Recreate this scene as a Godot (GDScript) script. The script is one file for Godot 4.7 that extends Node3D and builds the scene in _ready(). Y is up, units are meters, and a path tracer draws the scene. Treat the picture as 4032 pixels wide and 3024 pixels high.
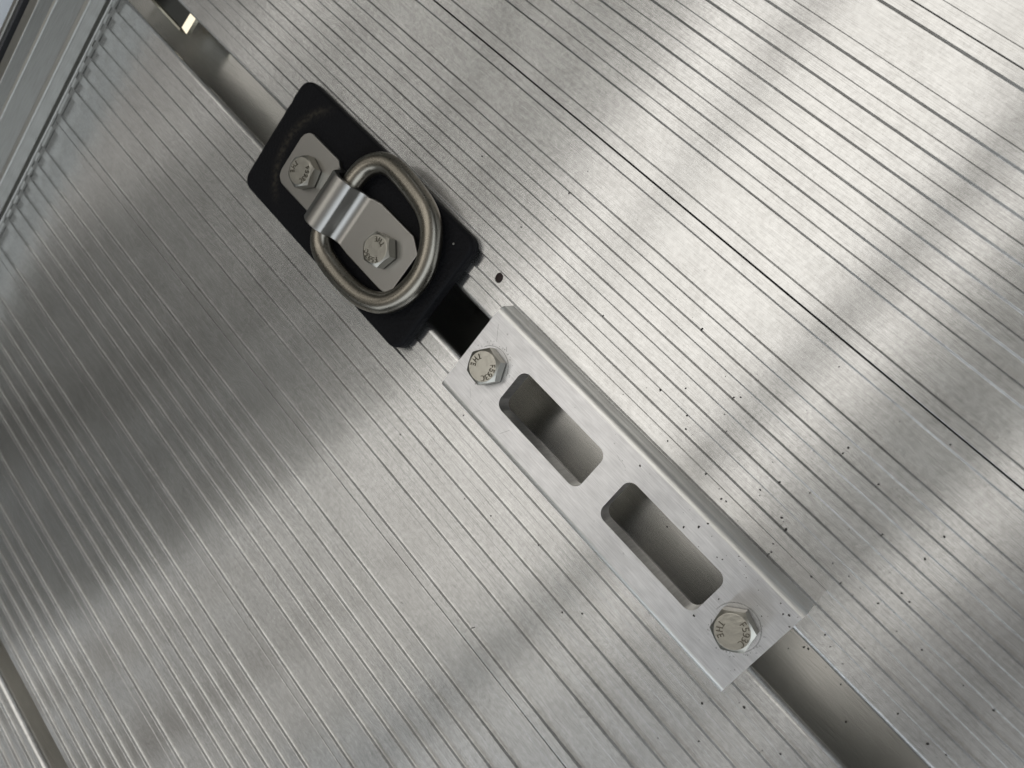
extends Node3D
# Ribbed aluminium trailer bed with a tie-down ring and a slotted bar bolted over its channel.
# Drawn in millimetres: u runs along the ribs, v across them, y up from the tops of the ribs.

const MM := 0.001
const UP := Vector3(0, 1, 0)
var rng := RandomNumberGenerator.new()
var taken := {}
var mats := {}

func p(u: float, y: float, v: float) -> Vector3:
	return Vector3(u, y, -v) * MM

# ---------------------------------------------------------------- mesh helper
class Mesher:
	var v := PackedVector3Array()
	var n := PackedVector3Array()
	var t := PackedVector2Array()
	var t2 := PackedVector2Array()
	func tri(a: Vector3, b: Vector3, c: Vector3, na: Vector3, nb: Vector3, nc: Vector3, ta := Vector2.ZERO, tb := Vector2.ZERO, tc := Vector2.ZERO) -> void:
		var g := (c - a).cross(b - a)
		if g.length_squared() < 1e-20:
			return
		if g.dot(na + nb + nc) < 0.0:
			var q := b; b = c; c = q
			q = nb; nb = nc; nc = q
			var w := tb; tb = tc; tc = w
		v.append_array([a, b, c]); n.append_array([na.normalized(), nb.normalized(), nc.normalized()])
		t.append_array([ta, tb, tc])
		for e in [a, b, c]:
			t2.append(Vector2(e.x, e.z) * 10.0)
	func flat(a: Vector3, b: Vector3, c: Vector3, out: Vector3, ta := Vector2.ZERO, tb := Vector2.ZERO, tc := Vector2.ZERO) -> void:
		var g := (c - a).cross(b - a)
		if g.dot(out) < 0.0:
			g = -g
		tri(a, b, c, g, g, g, ta, tb, tc)
	func quad(a: Vector3, b: Vector3, c: Vector3, d: Vector3, na: Vector3, nb: Vector3, nc: Vector3, nd: Vector3, ta := Vector2.ZERO, tb := Vector2.ZERO, tc := Vector2.ZERO, td := Vector2.ZERO) -> void:
		tri(a, b, c, na, nb, nc, ta, tb, tc)
		tri(a, c, d, na, nc, nd, ta, tc, td)
	func box(lo: Vector3, hi: Vector3) -> void:
		for ax in 3:
			for s in 2:
				var o := Vector3.ZERO
				o[ax] = 1.0 if s else -1.0
				var b := (ax + 1) % 3
				var c := (ax + 2) % 3
				var q: Array[Vector3] = []
				for k in [[0, 0], [1, 0], [1, 1], [0, 1]]:
					var e := Vector3.ZERO
					e[ax] = hi[ax] if s else lo[ax]
					e[b] = hi[b] if k[0] else lo[b]
					e[c] = hi[c] if k[1] else lo[c]
					q.append(e)
				quad(q[0], q[1], q[2], q[3], o, o, o, o, Vector2(0, 0), Vector2(1, 0), Vector2(1, 1), Vector2(0, 1))
	func done() -> ArrayMesh:
		var a := []
		a.resize(Mesh.ARRAY_MAX)
		a[Mesh.ARRAY_VERTEX] = v
		a[Mesh.ARRAY_NORMAL] = n
		a[Mesh.ARRAY_TEX_UV] = t
		a[Mesh.ARRAY_TEX_UV2] = t2
		var m := ArrayMesh.new()
		m.add_surface_from_arrays(Mesh.PRIMITIVE_TRIANGLES, a)
		return m

func numbered(called: String) -> String:
	if not taken.has(called):
		taken[called] = 0
		return called
	taken[called] += 1
	return "%s_%03d" % [called, taken[called]]

func obj(called: String, mesh: Mesh, m: Material, parent: Node = self) -> MeshInstance3D:
	var o := MeshInstance3D.new()
	o.name = numbered(called) if parent == self else called
	o.mesh = mesh
	o.material_override = m
	parent.add_child(o, true)
	return o

func thing(called: String, label: String, category: String, at := Vector3.ZERO, group := "") -> Node3D:
	var o := Node3D.new()
	o.name = numbered(called)
	add_child(o)
	o.position = at
	tag(o, label, category, group)
	return o

func tag(o: Node, label: String, category: String, group := "") -> void:
	o.set_meta("label", label)
	o.set_meta("category", category)
	if group:
		o.set_meta("group", group)

func structure(called: String) -> Node3D:
	var o := Node3D.new()
	o.name = numbered(called)
	add_child(o)
	o.set_meta("kind", "structure")
	return o

# A profile of (a, y) points, solid on its right-hand side, drawn out from l0 to l1.
# along_u: a is v and the length runs along u; otherwise a is u and the length runs along v.
func extrude(prof: PackedVector2Array, l0: float, l1: float, along_u := true, closed := false, caps := true, bend := 40.0) -> Mesher:
	var m := Mesher.new()
	var k := prof.size()
	var segs := k if closed else k - 1
	var nor: Array[Vector2] = []
	for i in segs:
		var d := prof[(i + 1) % k] - prof[i]
		nor.append(Vector2(-d.y, d.x).normalized())
	var limit := cos(deg_to_rad(bend))
	var run := 0.0
	for i in segs:
		var a := prof[i]
		var b := prof[(i + 1) % k]
		var na := nor[i]
		var nb := nor[i]
		if closed or i > 0:
			var q := nor[(i - 1 + segs) % segs]
			if q.dot(na) > limit:
				na = join(na, q, w0(prof, i), w0(prof, (i - 1 + segs) % segs))
		if closed or i < segs - 1:
			var q2 := nor[(i + 1) % segs]
			if q2.dot(nb) > limit:
				nb = join(nb, q2, w0(prof, i), w0(prof, (i + 1) % segs))
		var w := a.distance_to(b)
		var P := func(e: Vector2, l: float) -> Vector3: return p(l, e.y, e.x) if along_u else p(e.x, e.y, l)
		var N := func(e: Vector2) -> Vector3: return Vector3(0, e.y, -e.x) if along_u else Vector3(e.x, e.y, 0)
		m.quad(P.call(a, l0), P.call(b, l0), P.call(b, l1), P.call(a, l1), N.call(na), N.call(nb), N.call(nb), N.call(na),
			Vector2(run, l0) * 0.01, Vector2(run + w, l0) * 0.01, Vector2(run + w, l1) * 0.01, Vector2(run, l1) * 0.01)
		run += w
	if caps and closed:
		var ids := Geometry2D.triangulate_polygon(prof)
		for s in [[l0, -1.0], [l1, 1.0]]:
			var o := Vector3(s[1], 0, 0) if along_u else Vector3(0, 0, -s[1])
			for j in range(0, ids.size(), 3):
				var e := []
				var tt := []
				for c in 3:
					var q: Vector2 = prof[ids[j + c]]
					e.append(p(s[0], q.y, q.x) if along_u else p(q.x, q.y, s[0]))
					tt.append(q * 0.01)
				m.tri(e[0], e[1], e[2], o, o, o, tt[0], tt[1], tt[2])
	return m

func w0(prof: PackedVector2Array, i: int) -> float:
	return prof[i].distance_to(prof[(i + 1) % prof.size()])

func join(a: Vector2, b: Vector2, wa: float, wb: float) -> Vector2:
	# the normal where two segments meet: a long flat keeps its own
	if wa > wb * 2.5: return a
	if wb > wa * 2.5: return b
	return (a + b).normalized()

func arc(c: Vector2, r: float, a0: float, a1: float, k: int) -> PackedVector2Array:
	var o := PackedVector2Array()
	for i in k + 1:
		var a := deg_to_rad(lerpf(a0, a1, float(i) / k))
		o.append(c + Vector2(cos(a), sin(a)) * r)
	return o

# ---------------------------------------------------------------- materials
func noise_tex(size: Vector2i, freq: float, kind := FastNoiseLite.TYPE_SIMPLEX_SMOOTH, oct := 4, seed_ := 1, ramp: Array = [], as_normal := false, bump := 2.0, gain := 0.5) -> NoiseTexture2D:
	var f := FastNoiseLite.new()
	f.noise_type = kind
	f.seed = seed_
	f.frequency = freq
	f.fractal_octaves = oct
	f.fractal_gain = gain
	var t := NoiseTexture2D.new()
	t.width = size.x
	t.height = size.y
	t.seamless = true
	t.seamless_blend_skirt = 0.15
	t.noise = f
	t.as_normal_map = as_normal
	t.bump_strength = bump
	if ramp.size():
		var g := Gradient.new()
		var off := PackedFloat32Array()
		var col := PackedColorArray()
		for r in ramp:
			off.append(r[0]); col.append(r[1])
		g.offsets = off
		g.colors = col
		t.color_ramp = g
	return t

func grey(x: float, warm := 0.0) -> Color:
	return Color(x + warm, x, x - warm)

func make_materials() -> void:
	var mottle := weathered()
	var streak := noise_tex(Vector2i(512, 512), 0.06, FastNoiseLite.TYPE_SIMPLEX_SMOOTH, 4, 3, [[0.0, grey(0.87)], [0.5, grey(0.955)], [1.0, grey(1.0)]])
	var a := StandardMaterial3D.new()
	a.resource_name = "mill_finish_aluminium"
	a.metallic = 0.96
	a.metallic_specular = 0.5
	a.albedo_color = Color(0.905, 0.905, 0.90)
	a.albedo_texture = streak
	a.uv1_scale = Vector3(6.0, 0.2, 1)
	a.detail_enabled = true
	a.detail_albedo = mottle
	a.detail_blend_mode = BaseMaterial3D.BLEND_MODE_MUL
	a.detail_uv_layer = BaseMaterial3D.DETAIL_UV_2
	a.uv2_scale = Vector3(0.4, 0.4, 1)
	a.roughness = 0.24
	a.anisotropy_enabled = true
	a.anisotropy = 1.0
	mats.alu = a
	var bed: StandardMaterial3D = a.duplicate()
	bed.resource_name = "channel_aluminium"
	bed.albedo_color = Color(0.93, 0.925, 0.905)
	bed.detail_enabled = false
	bed.roughness = 0.23
	mats.bed = bed
	var rail: StandardMaterial3D = a.duplicate()
	rail.resource_name = "rail_aluminium"
	rail.albedo_color = Color(0.64, 0.635, 0.615)
	rail.detail_enabled = false
	rail.roughness = 0.36
	rail.anisotropy = 0.5
	mats.rail = rail
	var edge: StandardMaterial3D = a.duplicate()
	edge.resource_name = "bar_edge_aluminium"
	edge.albedo_color = Color(0.94, 0.94, 0.93)
	edge.detail_enabled = false
	edge.roughness = 0.36
	edge.anisotropy = 0.7
	mats.edge = edge
	var steel := StandardMaterial3D.new()
	steel.resource_name = "stainless_steel"
	steel.metallic = 1.0
	steel.albedo_color = Color(0.80, 0.785, 0.76)
	steel.roughness = 0.30
	steel.roughness_texture = noise_tex(Vector2i(512, 512), 0.03, FastNoiseLite.TYPE_SIMPLEX_SMOOTH, 4, 11, [[0.0, grey(0.75)], [1.0, grey(1.0)]])
	steel.uv1_triplanar = true
	steel.uv1_scale = Vector3(40, 40, 40)
	mats.steel = steel
	var strap: StandardMaterial3D = steel.duplicate()
	strap.resource_name = "satin_stainless_strap"
	strap.albedo_color = Color(0.63, 0.622, 0.605)
	strap.roughness = 0.34
	strap.roughness_texture = null
	mats.strap = strap
	var ring: StandardMaterial3D = steel.duplicate()
	ring.resource_name = "worn_stainless_ring"
	ring.albedo_color = Color(0.56, 0.54, 0.50)
	ring.roughness = 0.33
	mats.ring = ring
	var head: StandardMaterial3D = steel.duplicate()
	head.resource_name = "cast_stainless_head"
	head.albedo_color = Color(0.69, 0.68, 0.645)
	head.roughness = 0.3
	head.roughness_texture = null
	head.normal_enabled = true
	head.normal_texture = noise_tex(Vector2i(256, 256), 0.03, FastNoiseLite.TYPE_SIMPLEX_SMOOTH, 3, 21, [], true, 3.0)
	head.normal_scale = 0.16
	mats.head = head
	var mark: StandardMaterial3D = head.duplicate()
	mark.resource_name = "dull_raised_marks"
	mark.albedo_color = Color(0.42, 0.405, 0.37)
	mark.roughness = 0.42
	mats.mark = mark
	var rub := StandardMaterial3D.new()
	rub.resource_name = "grained_black_rubber"
	rub.albedo_color = Color(0.007, 0.007, 0.008).linear_to_srgb()
	rub.roughness = 0.62
	rub.metallic_specular = 0.22
	rub.heightmap_enabled = true
	rub.heightmap_texture = noise_tex(Vector2i(512, 512), 0.045, FastNoiseLite.TYPE_CELLULAR, 2, 5)
	rub.heightmap_scale = 0.03
	rub.uv1_triplanar = true
	rub.uv1_scale = Vector3(22, 22, 22)
	rub.detail_enabled = true
	rub.detail_uv_layer = BaseMaterial3D.DETAIL_UV_2
	rub.uv2_scale = Vector3(0.7, 0.7, 1)
	rub.detail_albedo = dust_texture()
	mats.rubber = rub
	var zinc := StandardMaterial3D.new()
	zinc.resource_name = "bright_zinc"
	zinc.metallic = 1.0
	zinc.albedo_color = Color(0.93, 0.90, 0.82)
	zinc.roughness = 0.16
	mats.zinc = zinc
	var tarnish: StandardMaterial3D = zinc.duplicate()
	tarnish.resource_name = "tarnished_zinc"
	tarnish.albedo_color = Color(0.36, 0.355, 0.34)
	tarnish.roughness = 0.2
	mats.tarnish = tarnish
	mats.dirt = plain("dark_grit", Color(0.02, 0.017, 0.016), 0.8)
	mats.chip = plain("dark_red_brown_chip", Color(0.018, 0.009, 0.007), 0.8)
	mats.needle = plain("red_brown_splinter", Color(0.10, 0.035, 0.018), 0.7)
	mats.grain = plain("pale_grain", Color(0.25, 0.24, 0.22), 0.6)
	mats.bark = plain("bark", Color(0.08, 0.065, 0.05), 0.9)
	mats.dark = plain("dark_paint", Color(0.035, 0.035, 0.037), 0.5)
	mats.white = plain("white_paint", Color(0.82, 0.85, 0.88), 0.35)
	mats.ground = plain("concrete", Color(0.42, 0.41, 0.39), 0.9)
	var leaf := plain("leaves", Color(0.05, 0.062, 0.05), 0.6)
	leaf.backlight_enabled = true
	leaf.backlight = Color(0.10, 0.12, 0.09)
	mats.leaf = leaf

func dust_texture() -> ImageTexture:
	# brown dust rubbed into the pad: an arc where the ring has swung over, and a few smears
	var k := 512
	var im := Image.create(k, k, false, Image.FORMAT_RGBA8)
	var f := FastNoiseLite.new()
	f.seed = 31
	f.frequency = 0.09
	f.fractal_octaves = 4
	for y in k:
		for x in k:
			var u := fposmod((x + 0.5) / k, 1.0)
			var w := (y + 0.5) / k
			var pu := (-3.0 + u) / 7.0 * 1000.0
			if pu < -320.0: pu += 1000.0 / 7.0
			var pv := -w / 7.0 * 1000.0
			var d := Vector2(pu + 268.0, pv + 104.0)
			var a := d.angle()
			var e := absf(d.length() - 33.0) / 2.2
			var n := f.get_noise_2d(x, y)
			var s := exp(-e * e) * (0.5 + 0.9 * n) * smoothstep(2.0, 2.5, absf(a))
			s += 0.10 * maxf(0.0, n - 0.12) * smoothstep(40.0, 20.0, d.length())
			im.set_pixel(x, y, Color(0.36, 0.33, 0.28, clampf(s * 0.30, 0.0, 0.4)))
	return ImageTexture.create_from_image(im)

func weathered() -> ImageTexture:
	# dull oxide on the mill finish: fine mottling, darker pits and broad pale stains, 250 mm to a tile
	var k := 1536
	var layers := []
	for q in [[0.05, 5, 7], [0.006, 4, 12], [0.13, 2, 40]]:
		var f := FastNoiseLite.new()
		f.noise_type = FastNoiseLite.TYPE_SIMPLEX_SMOOTH
		f.frequency = q[0]
		f.fractal_octaves = q[1]
		f.fractal_gain = 0.6
		f.seed = q[2]
		layers.append(f.get_seamless_image(k, k, false, false, 0.15).get_data())
	var a: PackedByteArray = layers[0]
	var b: PackedByteArray = layers[1]
	var c: PackedByteArray = layers[2]
	var o := PackedByteArray()
	o.resize(k * k * 3)
	for i in k * k:
		var g := 0.975 + 0.03 * clampf((a[i] - 128) / 64.0, -1.0, 0.6) + 0.016 * (b[i] - 128) / 64.0
		if c[i] < 62:
			g -= 0.07 * minf(1.0, (62 - c[i]) / 26.0)
		var w := 0.03 * (1.0 - g)
		o[i * 3] = int(clampf(g + w, 0.0, 1.0) * 255.0)
		o[i * 3 + 1] = int(clampf(g, 0.0, 1.0) * 255.0)
		o[i * 3 + 2] = int(clampf(g - w, 0.0, 1.0) * 255.0)
	return ImageTexture.create_from_image(Image.create_from_data(k, k, false, Image.FORMAT_RGB8, o))

func plain(called: String, linear: Color, rough: float) -> StandardMaterial3D:
	var m := StandardMaterial3D.new()
	m.resource_name = called
	m.albedo_color = linear.linear_to_srgb()
	m.roughness = rough
	return m

# ---------------------------------------------------------------- the bed of the trailer
const RIB := 1.4        # height of a rib above the valleys
const U0 := -530.0
const U1 := 420.0

# rib walls and corners going right from x0 (bottom) to x1 (bottom)
func rib_points(x0: float, x1: float) -> PackedVector2Array:
	var o := PackedVector2Array()
	o.append_array(foot(x0, false))
	o.append_array(shoulder(x0, false))
	o.append_array(shoulder(x1, true))
	o.append_array(foot(x1, true))
	return o

func foot(x: float, falling: bool) -> PackedVector2Array:
	return arc(Vector2(x + 0.44, -RIB + 0.3), 0.3, 204, 270, 3) if falling else arc(Vector2(x - 0.44, -RIB + 0.3), 0.3, 270, 336, 3)

func shoulder(x: float, falling: bool) -> PackedVector2Array:
	return arc(Vector2(x - 0.44, -0.3), 0.3, 90, 24, 3) if falling else arc(Vector2(x + 0.44, -0.3), 0.3, 156, 90, 3)

func plank_profile(width_cut := 0.0, gap := 0.1) -> PackedVector2Array:
	# x from 0 (joint) to 101.5 (next joint), or to width_cut where a rounded lip hangs over a channel
	var o := PackedVector2Array()
	o.append_array(PackedVector2Array([Vector2(gap, -9), Vector2(gap, -0.6)]))
	o.append_array(arc(Vector2(gap + 0.25, -0.25), 0.25, 180, 90, 3))
	o.append_array(shoulder(5.1, true))
	o.append_array(foot(5.1, true))
	for k in 6:
		var x := 19.6 + 11.4 * k
		o.append_array(rib_points(x, x + 5.05))
	if width_cut > 0.0:
		var r := 2.6
		if width_cut > 84.0:
			o.append(Vector2(width_cut - r - 3.0, -RIB))
		o.append_array(arc(Vector2(width_cut - r, -RIB - r), r, 90, -30, 9))
		o.append_array(PackedVector2Array([Vector2(width_cut - 1.2, -6.2), Vector2(width_cut - 16, -6.8), Vector2(width_cut - 16, -9)]))
	else:
		o.append_array(foot(96.4, false))
		o.append_array(shoulder(96.4, false))
		o.append_array(arc(Vector2(101.5 - gap - 0.25, -0.25), 0.25, 90, 0, 3))
		o.append(Vector2(101.5 - gap, -9))
	return o

func shifted(prof: PackedVector2Array, joint: float, mirror := false) -> PackedVector2Array:
	var o := PackedVector2Array()
	for q in prof:
		o.append(Vector2(joint + (-q.x if mirror else q.x), q.y))
	if mirror:
		o.reverse()
	return o

func build_bed() -> void:
	var bed := structure("trailer_floor")
	var full := plank_profile()
	var lip := plank_profile(90.7)
	# profile, joint, mirrored
	var rows := [[plank_profile(0.0, 0.24), -6.7, false], [plank_profile(90.4, 0.24), -6.7, true], [full, 94.7, false], [full, 196.2, false],
		[lip, -210.2, false], [full, -311.8, false], [full, -413.4, false], [plank_profile(83.0), -413.4, true], [lip, -608.0, false]]
	for r in rows:
		obj("plank", extrude(shifted(r[0], r[1], r[2]), U0, U1).done(), mats.alu, bed)
	# T-slot channels let in between the planks
	for c in [-108.3, -506.8]:
		var w := 31.0
		var d := -32.0
		var prof := PackedVector2Array([Vector2(c - w, -6.4), Vector2(c - w, d + 1.5)])
		prof.append_array(arc(Vector2(c - w + 1.5, d + 1.5), 1.5, 180, 270, 4))
		prof.append_array(arc(Vector2(c + w - 1.5, d + 1.5), 1.5, 270, 360, 4))
		prof.append(Vector2(c + w, -6.4))
		obj("channel", extrude(prof, -523.0, U1).done(), mats.bed, bed)
		obj("channel", extrude(prof, U0 - 60, -524.6).done(), mats.bed, bed)
	var under := Mesher.new()
	under.box(p(U0 - 40, -40, -640), p(U1, -36, 320))
	obj("subfloor", under.done(), mats.dark, bed)

# ---------------------------------------------------------------- the rail at the front
func build_rail() -> void:
	var t := thing("front_rail", "stepped grey aluminium rail across the ends of the ribs, top left corner", "rail")
	var pr := PackedVector2Array()
	# profile in (u, y) from the back over the top and down the front
	pr.append_array(PackedVector2Array([Vector2(-497, 2.2), Vector2(-497, 33.5)]))
	pr.append_array(PackedVector2Array([Vector2(-496.6, 34.0)]))
	pr.append(Vector2(-489.6, 34.0))
	pr.append_array(arc(Vector2(-489.6, 33.4), 0.6, 80, 5, 3))
	pr.append(Vector2(-487.8, 27.4))
	pr.append_array(arc(Vector2(-487.6, 25.6), 1.6, 70, 8, 4))
	pr.append(Vector2(-484.6, 13.6))
	pr.append_array(arc(Vector2(-483.8, 11.0), 1.9, 75, 5, 4))
	pr.append(Vector2(-481.9, 4.8))
	pr.append_array(arc(Vector2(-482.7, 4.4), 0.8, 20, -60, 3))
	pr.append_array(PackedVector2Array([Vector2(-483.2, 2.2)]))
	obj("stepped_face", extrude(pr, -640, 320, false, true).done(), mats.rail, t)
	var lipm := Mesher.new()
	lipm = extrude(PackedVector2Array([Vector2(-484, 0.25), Vector2(-484, 2.19), Vector2(-480.9, 2.19), Vector2(-480.6, 1.7), Vector2(-480.9, 0.25)]), -640, 320, false, true)
	obj("bottom_lip", lipm.done(), mats.rail, t)
	obj("seal_strip", extrude(PackedVector2Array([Vector2(-486.5, -1.34), Vector2(-486.5, 0.2), Vector2(-481.7, 0.2), Vector2(-481.3, -0.2), Vector2(-481.1, -1.34)]), -640, 320, false, true).done(), mats.rail, t)
	var b := thing("sill_bar", "dark grey bar behind the stepped rail, at the very corner", "bar")
	obj("bar_body", extrude(PackedVector2Array([Vector2(-520.3, 4), Vector2(-520.3, 25.4), Vector2(-519.6, 26), Vector2(-518.0, 26), Vector2(-517.6, 25.6), Vector2(-517.6, 4)]), -640, 320, false, true).done(), mats.dark, b)
	obj("bar_edge", extrude(PackedVector2Array([Vector2(-524.6, 8), Vector2(-524.6, 26.4), Vector2(-524.0, 27), Vector2(-521.0, 27), Vector2(-520.4, 26.4), Vector2(-520.4, 8)]), -640, 320, false, true).done(), mats.rail, b)

# ---------------------------------------------------------------- slotted bar
const SLOTS := [[-120.1, -68.9], [-56.2, -3.9]]
const SV0 := -118.2
const SV1 := -97.8
const PLATE_U0 := -146.7
const PLATE_U1 := 22.7
const PLATE_V0 := -128.4
const PLATE_V1 := -88.0
const PLATE_H := 9.0

func slot_half(u: float, s: Array, r: float) -> float:
	# how far in from the long sides the slot's outline lies at u
	var d := minf(u - s[0], s[1] - u)
	if d >= r:
		return 0.0
	return r - sqrt(maxf(0.0, r * r - (r - d) * (r - d)))

func build_plate() -> void:
	var t := thing("slotted_bar", "silver aluminium bar with two oblong slots, bolted along the channel", "bar")
	var m := Mesher.new()
	var tx := func(q: Vector3) -> Vector2: return Vector2((-q.z / MM - PLATE_V0) / (PLATE_V1 - PLATE_V0), (q.x / MM - PLATE_U0) / (PLATE_U1 - PLATE_U0))
	var put := func(a: Vector3, b: Vector3, c: Vector3, d: Vector3, na: Vector3, nb: Vector3) -> void:
		m.quad(a, b, c, d, na, nb, nb, na, tx.call(a), tx.call(b), tx.call(c), tx.call(d))
	# top face, strip by strip
	var H := PLATE_H
	var rect := func(u0: float, u1: float) -> void:
		put.call(p(u0, H, PLATE_V0), p(u0, H, PLATE_V1), p(u1, H, PLATE_V1), p(u1, H, PLATE_V0), UP, UP)
	rect.call(PLATE_U0, SLOTS[0][0])
	rect.call(SLOTS[0][1], SLOTS[1][0])
	rect.call(SLOTS[1][1], PLATE_U1)
	for s in SLOTS:
		var r := 4.2
		var us := []
		for i in 11:
			us.append(s[0] + r * (1.0 - cos(PI / 2 * i / 10.0)))
		for i in 11:
			us.append(s[1] - r * (1.0 - sin(PI / 2 * i / 10.0)))
		for i in us.size() - 1:
			var ua: float = us[i]
			var ub: float = us[i + 1]
			var ha := slot_half(ua, s, r)
			var hb := slot_half(ub, s, r)
			put.call(p(ua, H, PLATE_V0), p(ua, H, SV0 + ha), p(ub, H, SV0 + hb), p(ub, H, PLATE_V0), UP, UP)
			put.call(p(ua, H, PLATE_V1), p(ua, H, SV1 - ha), p(ub, H, SV1 - hb), p(ub, H, PLATE_V1), UP, UP)
		# slot walls round the outline, with a small broken edge
		var loop := PackedVector2Array()
		for q in arc(Vector2(s[0] + r, SV0 + r), r, 180, 270, 10): loop.append(q)
		for q in arc(Vector2(s[1] - r, SV0 + r), r, 270, 360, 10): loop.append(q)
		for q in arc(Vector2(s[1] - r, SV1 - r), r, 0, 90, 10): loop.append(q)
		for q in arc(Vector2(s[0] + r, SV1 - r), r, 90, 180, 10): loop.append(q)
		var run := 0.0
		for i in loop.size():
			var a := loop[i]
			var b := loop[(i + 1) % loop.size()]
			var c := Vector2((s[0] + s[1]) / 2, (SV0 + SV1) / 2)
			var na := slot_normal(a, s, r)
			var nb := slot_normal(b, s, r)
			var w := a.distance_to(b)
			m.quad(p(a.x, H, a.y), p(b.x, H, b.y), p(b.x, 0.05, b.y), p(a.x, 0.05, a.y), na, nb, nb, na,
				Vector2(run * 0.01, 0.02), Vector2((run + w) * 0.01, 0.02), Vector2((run + w) * 0.01, 0.06), Vector2(run * 0.01, 0.06))
			run += w
	obj("top_face", m.done(), mats.plate, t).set_meta("label", "brushed top with scuffs round the bolts")
	# rounded long edges and sides, both sides a little different as on the bar
	var right := PackedVector2Array([Vector2(PLATE_V1, H)])
	right.append_array(arc(Vector2(PLATE_V1, H - 3.2), 3.2, 82, 14, 9))
	right.append_array(PackedVector2Array([Vector2(-84.55, 3.9), Vector2(-84.85, 3.6), Vector2(-84.45, 3.2), Vector2(-84.2, 0.9), Vector2(-83.7, 0.05)]))
	obj("rounded_edge", extrude(right, PLATE_U0, PLATE_U1).done(), mats.edge, t)
	var left := PackedVector2Array([Vector2(-132.6, 0.05), Vector2(-132.0, 4.6)])
	left.append_array(arc(Vector2(PLATE_V0, H - 3.0), 3.0, 160, 90, 6))
	obj("rounded_edge", extrude(left, PLATE_U0, PLATE_U1).done(), mats.edge, t)
	var outline := PackedVector2Array()
	outline.append_array(left)
	outline.append_array(right)
	var ids := Geometry2D.triangulate_polygon(outline)
	for s in [[PLATE_U0, -1.0], [PLATE_U1, 1.0]]:
		var ends := Mesher.new()
		for j in range(0, ids.size(), 3):
			var e := []
			for c in 3:
				e.append(p(s[0], outline[ids[j + c]].y, outline[ids[j + c]].x))
			var o := Vector3(s[1], 0, 0)
			ends.tri(e[0], e[1], e[2], o, o, o, Vector2(e[0].z, e[0].y) * 10, Vector2(e[1].z, e[1].y) * 10, Vector2(e[2].z, e[2].y) * 10)
		obj("sawn_end", ends.done(), mats.edge, t)
	# underside between the slots
	var un := Mesher.new()
	for s in [[PLATE_U0, SLOTS[0][0]], [SLOTS[0][1], SLOTS[1][0]], [SLOTS[1][1], PLATE_U1]]:
		un.quad(p(s[0], 0.05, -132.6), p(s[1], 0.05, -132.6), p(s[1], 0.05, -83.7), p(s[0], 0.05, -83.7), -UP, -UP, -UP, -UP, Vector2(0, 0), Vector2(0, 1), Vector2(0.5, 1), Vector2(0.5, 0))
	for s in SLOTS:
		un.quad(p(s[0], 0.05, -132.6), p(s[1], 0.05, -132.6), p(s[1], 0.05, SV0), p(s[0], 0.05, SV0), -UP, -UP, -UP, -UP, Vector2(0, 0), Vector2(0, 1), Vector2(0.2, 1), Vector2(0.2, 0))
		un.quad(p(s[0], 0.05, SV1), p(s[1], 0.05, SV1), p(s[1], 0.05, -83.7), p(s[0], 0.05, -83.7), -UP, -UP, -UP, -UP, Vector2(0, 0), Vector2(0, 1), Vector2(0.2, 1), Vector2(0.2, 0))
	obj("underside", un.done(), mats.edge, t)

func slot_normal(q: Vector2, s: Array, r: float) -> Vector3:
	# pointing into the slot
	var c := Vector2(clampf(q.x, s[0] + r, s[1] - r), clampf(q.y, SV0 + r, SV1 - r))
	var d := (c - q)
	if d.length() < 1e-6:
		return UP
	d = d.normalized()
	return Vector3(d.x, 0, -d.y)

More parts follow.
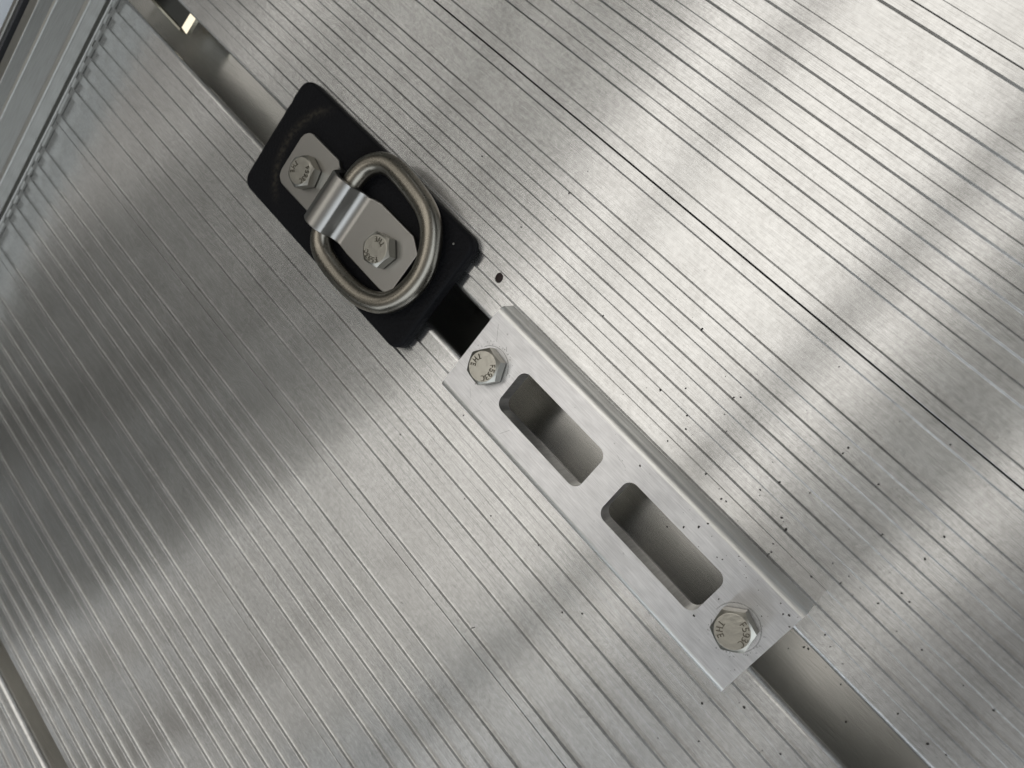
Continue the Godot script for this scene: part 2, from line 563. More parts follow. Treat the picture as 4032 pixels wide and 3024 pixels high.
func plate_material() -> StandardMaterial3D:
	# brushed along u with scuffed rings round the bolt heads, dents and a few strokes
	var w := 420
	var h := 1700
	var im := Image.create(w, h, false, Image.FORMAT_RGB8)
	var fine := FastNoiseLite.new()
	fine.seed = 4
	fine.frequency = 0.12
	fine.fractal_octaves = 3
	var blot := FastNoiseLite.new()
	blot.seed = 9
	blot.frequency = 0.02
	blot.fractal_octaves = 4
	var sx := (PLATE_V1 - PLATE_V0) / w
	var sy := (PLATE_U1 - PLATE_U0) / h
	var dents := []
	for i in 26:
		dents.append([Vector2(rng.randf() * w, rng.randf() * h), rng.randf_range(1.5, 5.0), rng.randf_range(0.3, 0.8)])
	for d in [[-133.2, -108.3], [10.0, -108.5]]:
		for i in 26:
			var an := rng.randf_range(0.2, 2.9) if d[0] < 0 else rng.randf_range(-2.4, 0.6)
			var rr := rng.randf_range(9.2, 11.4)
			dents.append([Vector2((d[1] + sin(an) * rr - PLATE_V0) / sx, (d[0] + cos(an) * rr - PLATE_U0) / sy), rng.randf_range(1.5, 4.0), rng.randf_range(0.4, 0.9)])
	for y in h:
		for x in w:
			var g := 0.93 + 0.07 * fine.get_noise_2d(x * 1.6, y * 0.05) + 0.05 * blot.get_noise_2d(x * 1.0, y * 0.5)
			im.set_pixel(x, y, Color(g, g, g))
	for d in dents:
		var c: Vector2 = d[0]
		var r: float = d[1]
		for yy in range(int(c.y - r), int(c.y + r) + 1):
			for xx in range(int(c.x - r), int(c.x + r) + 1):
				if xx < 0 or yy < 0 or xx >= w or yy >= h:
					continue
				var k := fine.get_noise_2d(xx * 2.3 + 40, yy * 2.3)
				if Vector2(xx, yy).distance_to(c) < r * (0.75 + k):
					var q: float = im.get_pixel(xx, yy).r * (1.0 - 0.5 * d[2] * clampf(0.5 + k * 2.0, 0, 1))
					im.set_pixel(xx, yy, Color(q, q, q))
	# the rings that the turning heads wore
	for d in [[-133.2, -108.3, 0.3, 2.6], [10.0, -108.5, -2.6, 3.2]]:
		for i in 1400:
			var an: float = lerpf(d[2], d[3], i / 1400.0)
			for rr in [9.0, 9.25, 8.75]:
				var x := int((d[1] + sin(an) * rr - PLATE_V0) / sx)
				var y := int((d[0] + cos(an) * rr - PLATE_U0) / sy)
				if x >= 0 and y >= 0 and x < w and y < h:
					var q := 0.58 + 0.2 * fine.get_noise_2d(i * 0.4, rr * 40) if rr != 8.75 else 1.0
					im.set_pixel(x, y, Color(q, q, q))
	# scratches (mm from the bar's start in u, v)
	for l in [[-142.5, -92.0, -138.0, -98.0, 0.62], [-132.8, -96.5, -131.5, -97.9, 0.5], [-125.8, -124.0, -126.0, -121.0, 0.72], [-110.0, -126.0, -107.5, -121.5, 0.66], [-134.0, -122.0, -131.0, -124.5, 0.7], [-66.0, -95.0, -60.0, -96.0, 0.7], [3.0, -100.0, 16.0, -101.5, 1.0], [1.0, -124.0, 15.0, -122.0, 1.0]]:
		var a := Vector2((l[1] - PLATE_V0) / sx, (l[0] - PLATE_U0) / sy)
		var b := Vector2((l[3] - PLATE_V0) / sx, (l[2] - PLATE_U0) / sy)
		for i in 300:
			var c := a.lerp(b, i / 299.0) + Vector2(fine.get_noise_1d(i * 0.3), 0) * 1.5
			if c.x >= 0 and c.y >= 0 and c.x < w - 1 and c.y < h:
				im.set_pixel(int(c.x), int(c.y), grey(l[4]))
	var m: StandardMaterial3D = mats.alu.duplicate()
	m.resource_name = "brushed_bar"
	m.albedo_texture = ImageTexture.create_from_image(im)
	m.uv1_scale = Vector3(1, 1, 1)
	m.detail_enabled = false
	m.albedo_color = Color(0.93, 0.93, 0.935)
	m.roughness = 0.33
	return m

# ---------------------------------------------------------------- bolts
func hex_r(a: float, af: float) -> float:
	var k := fposmod(a, PI / 3) - PI / 6
	return af / 2 / cos(k)

func make_bolt(u: float, v: float, base: float, turn: float, mid: float, label: String) -> void:
	var t := thing("hex_bolt", label, "bolt", p(u, base, v), "stainless hex head bolts")
	var af := 14.7
	var h := 6.3
	var top := 6.75
	var lift := 0.55
	var m := Mesher.new()
	var k := 96
	var pt := func(a: float, r: float, y: float) -> Vector3: return Vector3(cos(a) * r, y, -sin(a) * r) * MM
	var cham := func(r: float) -> float: return h - 0.12 - (r - top) * 0.62
	for i in k:
		var a := TAU * i / k
		var b := TAU * (i + 1) / k
		var ra := hex_r(a + 1e-5, af)
		var rb := hex_r(b - 1e-5, af)
		var ta := a + deg_to_rad(turn)
		var tb := b + deg_to_rad(turn)
		var c0 := Vector3(0, h, 0) * MM
		m.tri(c0, pt.call(ta, top - 0.25, h), pt.call(tb, top - 0.25, h), UP, UP, UP)
		var ca := Vector3(cos(ta), 1.6, -sin(ta))
		var cb := Vector3(cos(tb), 1.6, -sin(tb))
		m.quad(pt.call(ta, top - 0.25, h), pt.call(tb, top - 0.25, h), pt.call(tb, top, h - 0.12), pt.call(ta, top, h - 0.12), UP, UP, cb, ca)
		m.quad(pt.call(ta, top, h - 0.12), pt.call(tb, top, h - 0.12), pt.call(tb, rb, cham.call(rb)), pt.call(ta, ra, cham.call(ra)), ca, cb, cb, ca)
		var mid_a := (floorf((a + 1e-4) / (PI / 3)) + 0.5) * PI / 3 + deg_to_rad(turn)
		var side := Vector3(cos(mid_a), 0, -sin(mid_a))
		m.quad(pt.call(ta, ra, cham.call(ra)), pt.call(tb, rb, cham.call(rb)), pt.call(tb, rb, lift), pt.call(ta, ra, lift), side, side, side, side)
		m.tri(Vector3(0, lift, 0) * MM, pt.call(ta, ra, lift), pt.call(tb, rb, lift), -UP, -UP, -UP)
	var head := obj("head", m.done(), mats.head, t)
	var wm := Mesher.new()
	for i in 48:
		var a := TAU * i / 48
		var b := TAU * (i + 1) / 48
		wm.quad(pt.call(a, 6.6, lift), pt.call(b, 6.6, lift), pt.call(b, 6.6, 0.0), pt.call(a, 6.6, 0.0), Vector3(cos(a), 0, -sin(a)), Vector3(cos(b), 0, -sin(b)), Vector3(cos(b), 0, -sin(b)), Vector3(cos(a), 0, -sin(a)))
	obj("washer_face", wm.done(), mats.head, t)
	var shank := Mesher.new()
	for i in 24:
		var a := TAU * i / 24
		var b := TAU * (i + 1) / 24
		shank.quad(pt.call(a, 4.6, 0.0), pt.call(b, 4.6, 0.0), pt.call(b, 4.6, -22.0), pt.call(a, 4.6, -22.0), Vector3(cos(a), 0, -sin(a)), Vector3(cos(b), 0, -sin(b)), Vector3(cos(b), 0, -sin(b)), Vector3(cos(a), 0, -sin(a)))
	obj("shank", shank.done(), mats.steel, t)
	# raised letters: F593C round one side, THE along the other
	var five := "F593C"
	for i in 5:
		letter(head, five[i], deg_to_rad(mid + 44.0 - 22.0 * i), 5.0, true, h)
	for i in 3:
		letter(head, "THE"[i], deg_to_rad(mid + 180.0 - 29.0 + 29.0 * i), 4.65, false, h)

func letter(t: Node3D, c: String, a: float, r: float, outward: bool, h: float) -> void:
	var tm := TextMesh.new()
	var f := SystemFont.new()
	f.font_names = PackedStringArray(["Droid Sans"])
	tm.font = f
	tm.text = c
	tm.font_size = 32
	tm.pixel_size = 2.3 / 23.5 * MM
	tm.depth = 0.7 * MM
	tm.curve_step = 2.0
	var o := MeshInstance3D.new()
	o.name = "raised_letter"
	o.mesh = tm
	o.material_override = mats.mark
	var up := Vector3(cos(a), 0, -sin(a)) * (1.0 if outward else -1.0)
	var right := up.cross(UP)
	o.transform = Transform3D(Basis(right, up, UP), Vector3(cos(a) * r, h, -sin(a) * r) * MM)
	t.add_child(o, true)

# ---------------------------------------------------------------- pad, strap and ring
func round_rect(u0: float, u1: float, v0: float, v1: float, r: float, k := 8) -> PackedVector2Array:
	var o := PackedVector2Array()
	o.append_array(arc(Vector2(u1 - r, v0 + r), r, 270, 360, k))
	o.append_array(arc(Vector2(u1 - r, v1 - r), r, 0, 90, k))
	o.append_array(arc(Vector2(u0 + r, v1 - r), r, 90, 180, k))
	o.append_array(arc(Vector2(u0 + r, v0 + r), r, 180, 270, k))
	return o

func lofted(base: PackedVector2Array, steps: Array, centre: Vector2) -> Mesher:
	# steps of (inset, y), bottom to top; the outline shrinks towards its inside; flat cap on top
	var m := Mesher.new()
	var k := base.size()
	var out: Array[Vector2] = []
	for i in k:
		var d := (base[(i + 1) % k] - base[(i - 1 + k) % k]).normalized()
		out.append(Vector2(d.y, -d.x))
	for s in steps.size() - 1:
		var dv := Vector2(steps[s + 1][0] - steps[s][0], steps[s + 1][1] - steps[s][1]).normalized()
		for i in k:
			var j := (i + 1) % k
			var q := []
			for e in [[i, s], [j, s], [j, s + 1], [i, s + 1]]:
				var w: Vector2 = base[e[0]] - out[e[0]] * steps[e[1]][0]
				q.append(p(w.x, steps[e[1]][1], w.y))
			var na := Vector3(out[i].x * dv.y, dv.x, -out[i].y * dv.y)
			var nb := Vector3(out[j].x * dv.y, dv.x, -out[j].y * dv.y)
			m.quad(q[0], q[1], q[2], q[3], na, nb, nb, na)
	var last: Array = steps[steps.size() - 1]
	for i in k:
		var j := (i + 1) % k
		var a: Vector2 = base[i] - out[i] * last[0]
		var b: Vector2 = base[j] - out[j] * last[0]
		m.tri(p(centre.x, last[1], centre.y), p(a.x, last[1], a.y), p(b.x, last[1], b.y), UP, UP, UP)
	return m

func build_pad() -> void:
	var base := PackedVector2Array()
	var rr := round_rect(-313.2, -176.4, -138.8, -73.6, 7.0)
	# more points along the edges, a hand-cut wobble at the far end
	for i in rr.size():
		var a := rr[i]
		var b := rr[(i + 1) % rr.size()]
		var n := maxi(1, int(a.distance_to(b) / 4.0))
		for s in n:
			var q := a.lerp(b, float(s) / n)
			if q.x < -309.0 and n > 3 and s > 0:
				q.x += 0.12 * sin(q.y * 0.9) + 0.1 * sin(q.y * 2.3)
			base.append(q)
	var t := obj("rubber_pad", lofted(base, [[0.5, 0.1], [0.0, 0.6], [0.0, 4.2], [0.4, 5.2], [1.2, 5.8], [2.2, 6.0]], Vector2(-245, -106)).done(), mats.rubber)
	tag(t, "black grained rubber pad with rounded corners, lying across the channel", "pad")

func build_strap() -> void:
	var t := thing("ring_strap", "bent stainless strap holding the ring down on the black pad", "bracket")
	# centre line of the strap's top surface, (u, y)
	var pr := PackedVector2Array()
	for x in [-291.3, -290.6, -289.6, -288.4, -287.0, -285.6, -280.0, -270.0, -264.0]:
		pr.append(Vector2(x, 9.0))
	pr.append_array(arc(Vector2(-261.4, 11.2), 2.2, 270, 345, 5))
	pr.append_array(arc(Vector2(-249.0, 11.6), 8.6 + 0.4, 176, 35, 18))
	pr.append_array(arc(Vector2(-234.6, 15.4), 6.4, 205, 270, 8))
	for x in [-229.0, -215.0, -204.0, -202.6, -201.2, -199.8, -198.4, -197.2, -196.6]:
		pr.append(Vector2(x, 9.0))
	var th := 3.0
	var k := pr.size()
	var m := Mesher.new()
	var nor: Array[Vector2] = []
	for i in k:
		var d := (pr[mini(i + 1, k - 1)] - pr[maxi(i - 1, 0)]).normalized()
		nor.append(Vector2(-d.y, d.x))
	var vr := func(i: int) -> Vector2:
		var u := pr[i].x
		var lo := -122.0
		var hi := -91.5
		if u < -285.6:
			var d := clampf((u + 291.3) / 5.7, 0, 1)
			var c := 5.2 * (1.0 - sqrt(1.0 - (1.0 - d) * (1.0 - d)))
			lo += c; hi -= c
		elif u > -203.8:
			var d := clampf((-196.6 - u) / 7.2, 0, 1)
			lo += 2.6 * (1.0 - sqrt(1.0 - (1.0 - d) * (1.0 - d)))
			hi -= 4.6 * (1.0 - d)
		elif u > -262.5 and u < -232.0:
			hi -= 2.2 * clampf((u + 262.5) / 1.2, 0, 1) * clampf((-232.0 - u) / 4.0, 0, 1)
			lo += 0.7 * clampf((u + 262.5) / 1.2, 0, 1) * clampf((-232.0 - u) / 4.0, 0, 1)
		return Vector2(lo, hi)
	var e := 0.7
	var run := 0.0
	for i in k - 1:
		var a := pr[i]; var b := pr[i + 1]
		var na := nor[i]; var nb := nor[i + 1]
		var ra: Vector2 = vr.call(i); var rb: Vector2 = vr.call(i + 1)
		var ia := a - na * e; var ib := b - nb * e
		var la := a - na * th; var lb := b - nb * th
		var Na := Vector3(na.x, na.y, 0); var Nb := Vector3(nb.x, nb.y, 0)
		var w := a.distance_to(b)
		m.quad(p(a.x, a.y, ra.x + e), p(b.x, b.y, rb.x + e), p(b.x, b.y, rb.y - e), p(a.x, a.y, ra.y - e), Na, Nb, Nb, Na, Vector2(0, run) * 0.01, Vector2(0, run + w) * 0.01, Vector2(30, run + w) * 0.01, Vector2(30, run) * 0.01)
		m.quad(p(la.x, la.y, ra.x), p(lb.x, lb.y, rb.x), p(lb.x, lb.y, rb.y), p(la.x, la.y, ra.y), -Na, -Nb, -Nb, -Na)
		for s in [[1, Vector3(0, 0, -1)], [-1, Vector3(0, 0, 1)]]:
			var va: float = ra.y if s[0] > 0 else ra.x
			var vb: float = rb.y if s[0] > 0 else rb.x
			var o: Vector3 = s[1]
			var f := -e if s[0] > 0 else e
			m.quad(p(a.x, a.y, va + f), p(b.x, b.y, vb + f), p(ib.x, ib.y, vb), p(ia.x, ia.y, va), Na, Nb, (Nb + o * 1.5), (Na + o * 1.5))
			m.quad(p(ia.x, ia.y, va), p(ib.x, ib.y, vb), p(lb.x, lb.y, vb), p(la.x, la.y, va), o, o, o, o)
		run += w
	for s in [[0, -1.0], [k - 1, 1.0]]:
		var a: Vector2 = pr[s[0]]
		var r: Vector2 = vr.call(s[0])
		var o := Vector3(s[1], 0, 0)
		m.quad(p(a.x + s[1] * 0.5, a.y - e, r.x), p(a.x + s[1] * 0.5, a.y - e, r.y), p(a.x + s[1] * 0.5, a.y - th, r.y), p(a.x + s[1] * 0.5, a.y - th, r.x), o, o, o, o)
		m.quad(p(a.x, a.y, r.x + e), p(a.x, a.y, r.y - e), p(a.x + s[1] * 0.5, a.y - e, r.y), p(a.x + s[1] * 0.5, a.y - e, r.x), UP, UP, o, o)
	obj("bent_strap", m.done(), mats.strap, t)

func build_ring() -> void:
	var pts := PackedVector2Array([Vector2(-247.6, -96), Vector2(-247.2, -88.5), Vector2(-245.2, -82.6), Vector2(-241.2, -78), Vector2(-235.6, -75.2), Vector2(-228, -74.6), Vector2(-216, -75.6), Vector2(-205, -77.8), Vector2(-196.6, -82.6), Vector2(-190.2, -91), Vector2(-186.8, -102), Vector2(-188.3, -114), Vector2(-194.0, -123.4), Vector2(-204.0, -129.2), Vector2(-216, -131.3), Vector2(-230, -131.0), Vector2(-239.5, -129.2), Vector2(-244.8, -125.2), Vector2(-247.2, -119.5), Vector2(-247.8, -110)])
	var k := pts.size()
	var path := PackedVector2Array()
	for i in k:
		for s in 8:
			path.append(pts[i].cubic_interpolate(pts[(i + 1) % k], pts[(i - 1 + k) % k], pts[(i + 2) % k], s / 8.0))
	var m := Mesher.new()
	var n := path.size()
	var r := 5.2
	var sides := 24
	for i in n:
		var j := (i + 1) % n
		var ring := []
		for q in [i, j]:
			var d := (path[(q + 1) % n] - path[(q - 1 + n) % n]).normalized()
			var o := Vector2(d.y, -d.x)
			var row := []
			for s in sides + 1:
				var a := TAU * s / sides
				var nn := Vector3(o.x * cos(a), sin(a), -o.y * cos(a))
				row.append([p(path[q].x, 11.0, path[q].y) + nn * r * MM, nn])
			ring.append(row)
		for s in sides:
			var A = ring[0][s]; var B = ring[0][s + 1]; var C = ring[1][s + 1]; var D = ring[1][s]
			m.quad(A[0], B[0], C[0], D[0], A[1], B[1], C[1], D[1])
	var o := obj("tie_down_ring", m.done(), mats.ring)
	tag(o, "thick worn steel D-shaped ring lying on the black rubber pad", "ring")

# ---------------------------------------------------------------- small things
func build_clip() -> void:
	var t := thing("zinc_clip", "shiny zinc square clip lying in the channel near the top edge", "clip")
	var f := Mesher.new()
	var y := -13.0
	f.flat(p(-472, y, -109.6), p(-435.6, y, -110.0), p(-434.4, y, -92), UP)
	f.flat(p(-472, y, -109.6), p(-434.4, y, -92), p(-472, y, -92), UP)
	obj("clip_face", f.done(), mats.tarnish, t)
	# a raised rim along one side and a sloping front
	var m := Mesher.new()
	var rim := [p(-472, y, -109.6), p(-472, y + 1.4, -110.2), p(-472, y + 1.4, -111.4), p(-472, y - 2.5, -112.2)]
	var rim2 := [p(-435.6, y, -110.0), p(-434.8, y + 1.2, -110.6), p(-434.2, y + 1.2, -111.9), p(-434.2, y - 2.5, -112.6)]
	for i in 3:
		m.flat(rim[i], rim2[i], rim2[i + 1], Vector3(0, 1, 0.4))
		m.flat(rim[i], rim2[i + 1], rim[i + 1], Vector3(0, 1, 0.4))
	obj("clip_rim", m.done(), mats.zinc, t)
	var n := Mesher.new()
	var fr := [p(-435.6, y, -110.0), p(-434.4, y, -92), p(-430.4, y - 1.6, -92), p(-431.4, y - 1.6, -111.2), p(-430.2, y - 4, -92), p(-431.2, y - 4, -111.6), p(-434.2, y + 1.2, -111.9)]
	n.flat(fr[0], fr[1], fr[2], Vector3(0.4, 1, 0))
	n.flat(fr[0], fr[2], fr[3], Vector3(0.4, 1, 0))
	n.flat(fr[3], fr[2], fr[4], Vector3(1, 0.2, 0))
	n.flat(fr[3], fr[4], fr[5], Vector3(1, 0.2, 0))
	n.flat(fr[0], fr[3], fr[6], Vector3(0.6, 0.6, 0.4))
	obj("clip_front", n.done(), mats.zinc, t)

func lump(r: Vector3, sides: int, wob: float) -> Mesher:
	var m := Mesher.new()
	var rows := []
	for i in 5:
		var row := []
		var el := PI / 2 * i / 4.0
		for s in sides:
			var a := TAU * s / sides
			var k := 1.0 + wob * rng.randf_range(-1, 1)
			row.append(Vector3(cos(a) * cos(el) * r.x * k, sin(el) * r.y, sin(a) * cos(el) * r.z * k) * MM)
		rows.append(row)
	for i in 4:
		for s in sides:
			var q := (s + 1) % sides
			m.flat(rows[i][s], rows[i][q], rows[i + 1][q], (rows[i][s] as Vector3) + UP * 0.0002)
			m.flat(rows[i][s], rows[i + 1][q], rows[i + 1][s], (rows[i][s] as Vector3) + UP * 0.0002)
	return m

func ground_y(v: float) -> float:
	# height of the bed under v, for what lies on it
	for j in [-413.4, -311.8, -210.2, -6.7, 94.6, 196.1]:
		if absf(v - j) < 5.1:
			return 0.0
		var d: float = v - j
		if d > 0.0 and d < 101.5:
			var f := fmod(d - 19.6, 11.4)
			return 0.0 if d > 19.4 and d < 82.0 and f < 5.1 else -RIB
	return -RIB

func build_debris() -> void:
	var c := obj("dark_chip", lump(Vector3(1.95, 1.0, 2.4), 11, 0.12).done(), mats.chip)
	c.position = p(-161.2, ground_y(-79.7), -79.8)
	c.rotation.y = 0.4
	tag(c, "dark red-brown chip beside the corner of the black pad", "chip")
	var s := Mesher.new()
	var row := []
	for i in 7:
		var f := i / 6.0
		var w := lerpf(0.45, 0.12, f)
		row.append([p(5.4 + 4.2 * f, -0.9, -77.0 + 2.9 * f + 0.25 * sin(f * 3)), w])
	for i in 6:
		var a: Vector3 = row[i][0]; var b: Vector3 = row[i + 1][0]
		var o := Vector3(0.55, 0, 0.83)
		var wa: float = row[i][1] * MM; var wb: float = row[i + 1][1] * MM
		s.flat(a - o * wa, b - o * wb, b + UP * wb, -o + UP)
		s.flat(a - o * wa, b + UP * wb, a + UP * wa, -o + UP)
		s.flat(a + o * wa, b + o * wb, b + UP * wb, o + UP)
		s.flat(a + o * wa, b + UP * wb, a + UP * wa, o + UP)
	var n := obj("brown_splinter", s.done(), mats.needle)
	tag(n, "thin red-brown splinter lying on the ribs beside the slotted bar", "splinter")
	var g := obj("pale_crumb", lump(Vector3(0.55, 0.5, 0.5), 7, 0.25).done(), mats.grain)
	g.position = p(-186.0, 6.0, -81.5)
	tag(g, "tiny pale crumb on the black pad just outside the ring", "crumb")
	# a dark smudge dragged along a rib left of the bar, and scratches across the ribs
	for q in [[-64.1, -203.9, 3.2, 0.7, 1.1], [-97.0, -226.0, 2.2, 0.4, 0.25]]:
		var sm := obj("dark_smudge", lump(Vector3(q[2] * 0.5, 0.05, q[3] * 0.5), 13, 0.3).done(), mats.grain)
		sm.position = p(q[0], ground_y(q[1]), q[1])
		sm.rotation.y = q[4]
		tag(sm, "small grey smudge on the ribs left of the slotted bar, " + ("the longer of two" if q[2] > 3.0 else "the shorter of two"), "smudge")
	# loose grit: too fine and too many to count
	var spots := []
	for i in 330:
		var u := rng.randfn(0.0, 42.0) - 8.0
		var v := rng.randfn(-70.0, 22.0)
		if u > 90 or v > 20: continue
		spots.append([u, v])
	for i in 70:
		spots.append([rng.randf_range(10, 90), rng.randf_range(-180, -86)])
	for i in 40:
		spots.append([rng.randf_range(-160, 40), rng.randf_range(-170, -130)])
	for i in 24:
		spots.append([rng.randf_range(-230, 20), rng.randf_range(-70, 20)])
	for q in [[-205.5, -45.2, 1.6], [-159.3, -32, 1.7], [-48, -46.6, 1.5], [40.0, -103.0, 2.0], [34.0, -108.0, 1.8], [35.5, -107.2, 1.8], [70.0, -101.0, 1.8], [77.0, -104.0, 2.0], [-3.0, -117.5, 1.9], [-88.0, -63.0, 1.4], [-112.0, -60.0, 1.3]]:
		spots.append(q)
	var mm := MultiMesh.new()
	mm.transform_format = MultiMesh.TRANSFORM_3D
	mm.mesh = lump(Vector3(0.26, 0.22, 0.22), 7, 0.25).done()
	var xf: Array[Transform3D] = []
	for q in spots:
		var u: float = q[0]
		var v: float = q[1]
		var y := ground_y(v)
		if v > -119.5 and v < -97.0:
			y = -32.0
		if u > PLATE_U0 + 0.5 and u < PLATE_U1 - 0.5 and v > -134 and v < -83:
			if v < PLATE_V0 or v > PLATE_V1: continue
			y = PLATE_H
			for sl in SLOTS:
				if u > sl[0] - 0.4 and u < sl[1] + 0.4 and v > SV0 - 0.4 and v < SV1 + 0.4:
					y = -32.0
		elif v < -97.0 + 4.0 and v > -119.5 - 4.0 and y > -10.0:
			continue
		if Vector2(u - 10.0, v + 108.5).length() < 9.0 or Vector2(u + 133.2, v + 108.3).length() < 9.0: continue
		var sc: float = q[2] if q.size() > 2 else 0.48 + 1.7 * pow(rng.randf(), 4.0)
		xf.append(Transform3D(Basis(UP, rng.randf() * TAU).scaled(Vector3(sc, sc, sc)), p(u, y, v)))
	mm.instance_count = xf.size()
	for i in xf.size():
		mm.set_instance_transform(i, xf[i])
	var gi := MultiMeshInstance3D.new()
	gi.name = "loose_grit"
	gi.multimesh = mm
	gi.material_override = mats.dirt
	add_child(gi)
	tag(gi, "fine black grit scattered over the bar, channel and ribs", "grit")
	gi.set_meta("kind", "stuff")

# ---------------------------------------------------------------- round about, seen as reflections in the metal
func canopy(label: String, foot: Vector3, x: float, r: float, a0: float, a1: float, half: Vector3, leaves: int, size: float) -> void:
	# a crown that leans over the trailer in an arch of radius r across the ribs, from angle a0 to a1 off the vertical
	var t := thing("shade_tree", label, "tree", foot)
	var at := func(f: float) -> Vector3:
		var a := deg_to_rad(lerpf(a0, a1, f))
		return Vector3(x, r * cos(a), r * sin(a))
	var m := Mesher.new()
	var limb := func(a: Vector3, b: Vector3, ra: float, rb: float) -> void:
		var d := (b - a).normalized()
		var xx := d.cross(Vector3(0.3, 0.2, 0.93)).normalized()
		var z := xx.cross(d)
		for s in 9:
			var f := TAU * s / 9
			var g := TAU * (s + 1) / 9
			var na := xx * cos(f) + z * sin(f)
			var nb := xx * cos(g) + z * sin(g)
			m.quad(a + na * ra, a + nb * ra, b + nb * rb, b + na * rb, na, nb, nb, na)
	var prev: Vector3 = Vector3.ZERO
	for i in 7:
		var c: Vector3 = at.call(i / 6.0) + Vector3(0, 0.25, 0) - foot
		limb.call(prev, c, 0.17 - 0.022 * i, 0.148 - 0.022 * i)
		for k in 2:
			limb.call(c, c + Vector3((1.0 if k else -1.0) * half.x * 0.8, 0.15, rng.randf_range(-0.5, 0.5)), 0.035, 0.012)
		prev = c
	obj("trunk", m.done(), mats.bark, t)
	var l := Mesher.new()
	for i in leaves:
		var c: Vector3 = at.call(rng.randf())
		c += Vector3(rng.randf_range(-1, 1) * half.x, 0, 0) + Vector3(0, c.y, c.z).normalized() * rng.randf_range(-1, 1) * half.y - foot
		var n := (Vector3(rng.randfn() * 0.35, 1, rng.randfn() * 0.35)).normalized()
		if absf(a0) > 60.0:
			n = (n + Vector3(0, 0, c.z + foot.z) * 0.2).normalized()
		var xx := n.cross(Vector3(rng.randfn(), 0.1, rng.randfn())).normalized()
		var z := n.cross(xx)
		var s := size * rng.randf_range(0.6, 1.3)
		l.flat(c - xx * s, c + z * s * 0.5, c + xx * s, n)
		l.flat(c - xx * s, c + xx * s, c - z * s * 0.5, n)
	obj("crown", l.done(), mats.leaf, t)

func build_round_about() -> void:
	var g := obj("ground", null, mats.ground)
	var pm := PlaneMesh.new()
	pm.size = Vector2(300, 300)
	g.mesh = pm
	g.position = Vector3(0, -0.62, 0)
	g.set_meta("kind", "structure")
	var w := Mesher.new()
	w.box(Vector3(-0.78, -0.62, -0.5), Vector3(-0.70, 0.02, 0.8))
	var wp := obj("white_panel", w.done(), mats.white)
	tag(wp, "pale white painted panel beyond the rail, cut off by the corner", "panel")
	# canopies: x along the ribs, z across
	var y := 4.2
	canopy("leafy tree arching over the front of the trailer from the right", Vector3(-4.7, -0.62, -5.6), -4.58, 5.4, -80, 8, Vector3(1.56, 0.2, 0), 1800, 0.125)
	canopy("leafy tree arching over the front of the trailer from the left", Vector3(-4.2, -0.62, 5.6), -4.36, 5.4, 80, 12, Vector3(1.62, 0.2, 0), 2650, 0.125)
	canopy("tree with a thin crown reaching over the middle of the trailer", Vector3(0.1, -0.62, -6.0), 0.06, 5.8, -80, 16, Vector3(0.42, 0.35, 0), 320, 0.2)
	canopy("slim young tree leaning in from the right, nearer the front", Vector3(-2.3, -0.62, -5.6), -2.35, 5.4, -80, 10, Vector3(0.07, 0.2, 0), 45, 0.12)
	canopy("slim young tree leaning in from the right, beside the thin crown", Vector3(-0.78, -0.62, -6.0), -0.8, 5.8, -80, 50, Vector3(0.05, 0.2, 0), 260, 0.13)
	canopy("small tree with few leaves behind the thin crown", Vector3(1.4, -0.62, -5.8), 1.45, 5.6, -80, 60, Vector3(0.7, 0.35, 0), 40, 0.2)
	canopy("full tree standing beside the trailer on the right, behind the bolts", Vector3(2.4, -0.62, -6.2), 2.5, 6.2, -88, -62, Vector3(2.0, 0.6, 0), 520, 0.24)
	canopy("full tree standing beside the trailer on the left, behind the bolts", Vector3(2.4, -0.62, 6.2), 2.5, 6.2, 88, 64, Vector3(2.0, 0.6, 0), 520, 0.24)
	canopy("broad tree standing close by the left side of the trailer", Vector3(-1.4, -0.62, 5.2), -1.6, 5.0, 78, 34, Vector3(1.1, 0.45, 0), 70, 0.26)
	canopy("low dense tree standing well ahead of the rail", Vector3(-10.6, -0.62, 1.2), -10.6, 5.0, 70, -70, Vector3(1.5, 1.0, 0), 2600, 0.4)
	# the wood all round: one mass of leaves
	var l := Mesher.new()
	for i in 9000:
		var a := rng.randf() * TAU
		var rr := 10.5 + rng.randf_range(-1.5, 1.5)
		var c := Vector3(cos(a) * rr, -0.6 + 5.2 * rng.randf() * (0.75 + 0.25 * sin(a * 7.0 + 1.0)), sin(a) * rr)
		var n := Vector3(-cos(a) + rng.randfn() * 0.4, rng.randfn() * 0.4, -sin(a) + rng.randfn() * 0.4).normalized()
		var x := n.cross(Vector3(rng.randfn(), 0.1, rng.randfn())).normalized()
		var z := n.cross(x)
		var q := rng.randf_range(0.25, 0.5)
		l.flat(c - x * q, c + z * q * 0.5, c + x * q, n)
		l.flat(c - x * q, c + x * q, c - z * q * 0.5, n)
	var wd := obj("woodland", l.done(), mats.leaf)
	tag(wd, "dark wood standing all round, outside the picture", "woodland")
	wd.set_meta("kind", "stuff")

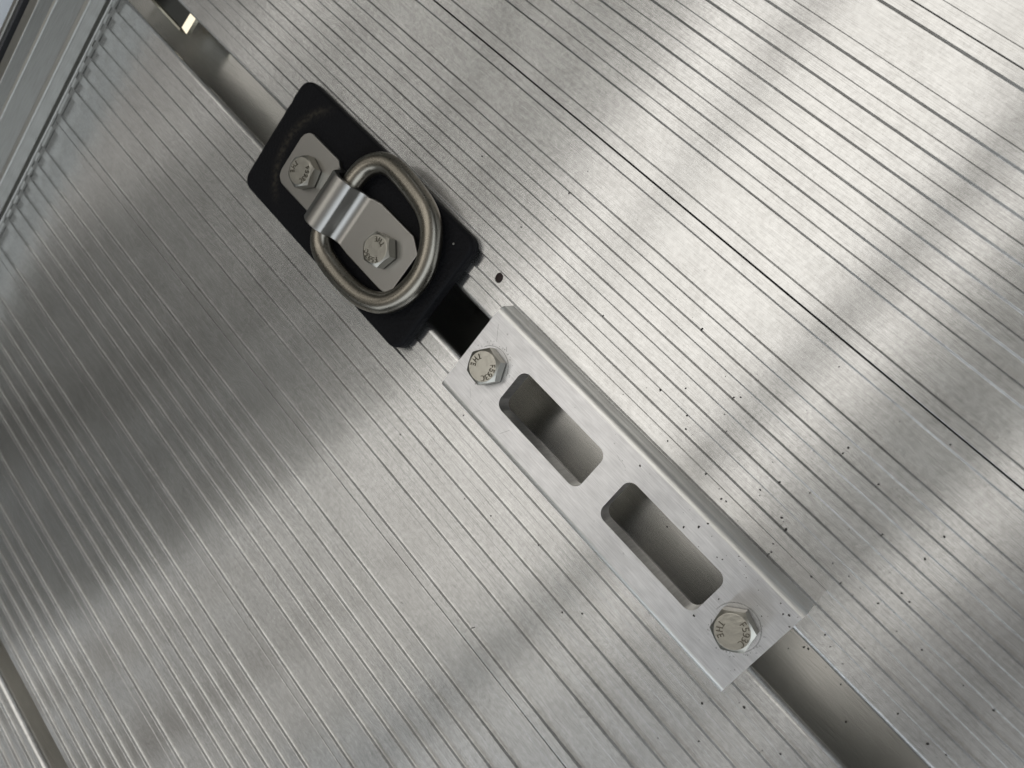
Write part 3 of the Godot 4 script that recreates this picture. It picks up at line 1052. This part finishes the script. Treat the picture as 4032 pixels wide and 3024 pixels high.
func _ready() -> void:
	# camera
	var cam := Camera3D.new()
	cam.name = "camera"
	add_child(cam)
	var bx := Vector3(0.644881, -0.472489, -0.600735)
	var by := Vector3(-0.677407, 0.010610, -0.735532)
	cam.transform = Transform3D(Basis(bx, by, bx.cross(by)).orthonormalized(), Vector3(0, 0.308, 0))
	cam.near = 0.01
	cam.far = 600.0
	var lens := CameraAttributesPhysical.new()
	lens.frustum_focal_length = 24.92
	lens.frustum_focus_distance = 0.325
	lens.frustum_near = 0.01
	lens.frustum_far = 600.0
	lens.exposure_aperture = 14.0
	cam.attributes = lens
	cam.fov = 51.43
	cam.current = true
	# sky, light, exposure
	var we := WorldEnvironment.new()
	we.name = "environment"
	var env := Environment.new()
	env.background_mode = Environment.BG_SKY
	var sky := Sky.new()
	var sm := ProceduralSkyMaterial.new()
	sm.sky_top_color = Color(0.91, 0.945, 0.98)
	sm.sky_horizon_color = Color(0.96, 0.94, 0.90)
	sm.sky_curve = 0.12
	sm.ground_bottom_color = Color(0.35, 0.34, 0.32)
	sm.ground_horizon_color = Color(0.6, 0.6, 0.58)
	sm.sky_energy_multiplier = 1.0
	sky.sky_material = sm
	env.sky = sky
	env.tonemap_mode = Environment.TONE_MAPPER_LINEAR
	env.tonemap_exposure = 1.98
	env.sdfgi_enabled = true
	env.ssao_enabled = true
	env.ssil_enabled = true
	we.environment = env
	add_child(we)
	var sun := DirectionalLight3D.new()
	sun.name = "sun"
	sun.light_energy = 0.15
	sun.light_angular_distance = 60.0
	sun.light_color = Color(1.0, 0.985, 0.96)
	sun.shadow_enabled = true
	add_child(sun)
	sun.look_at_from_position(Vector3(-1.7, 4.6, -0.35), Vector3.ZERO)
	rng.seed = 20240611
	make_materials()
	mats.plate = plate_material()
	build_round_about()
	build_bed()
	build_rail()
	build_plate()
	build_pad()
	build_strap()
	build_ring()
	make_bolt(-133.2, -108.3, PLATE_H, 23.0 - 30.0, 0.0, "bolt at the end of the slotted bar nearest the black pad")
	make_bolt(10.0, -108.5, PLATE_H, 11.0 - 30.0, 38.0, "bolt at the end of the slotted bar farthest from the pad")
	make_bolt(-275.0, -107.6, 9.0, 13.0 - 30.0, 8.0, "bolt on the strap end outside the ring")
	make_bolt(-212.5, -107.0, 9.0, 44.0 - 30.0, -84.0, "bolt on the strap end inside the ring")
	build_clip()
	build_debris()
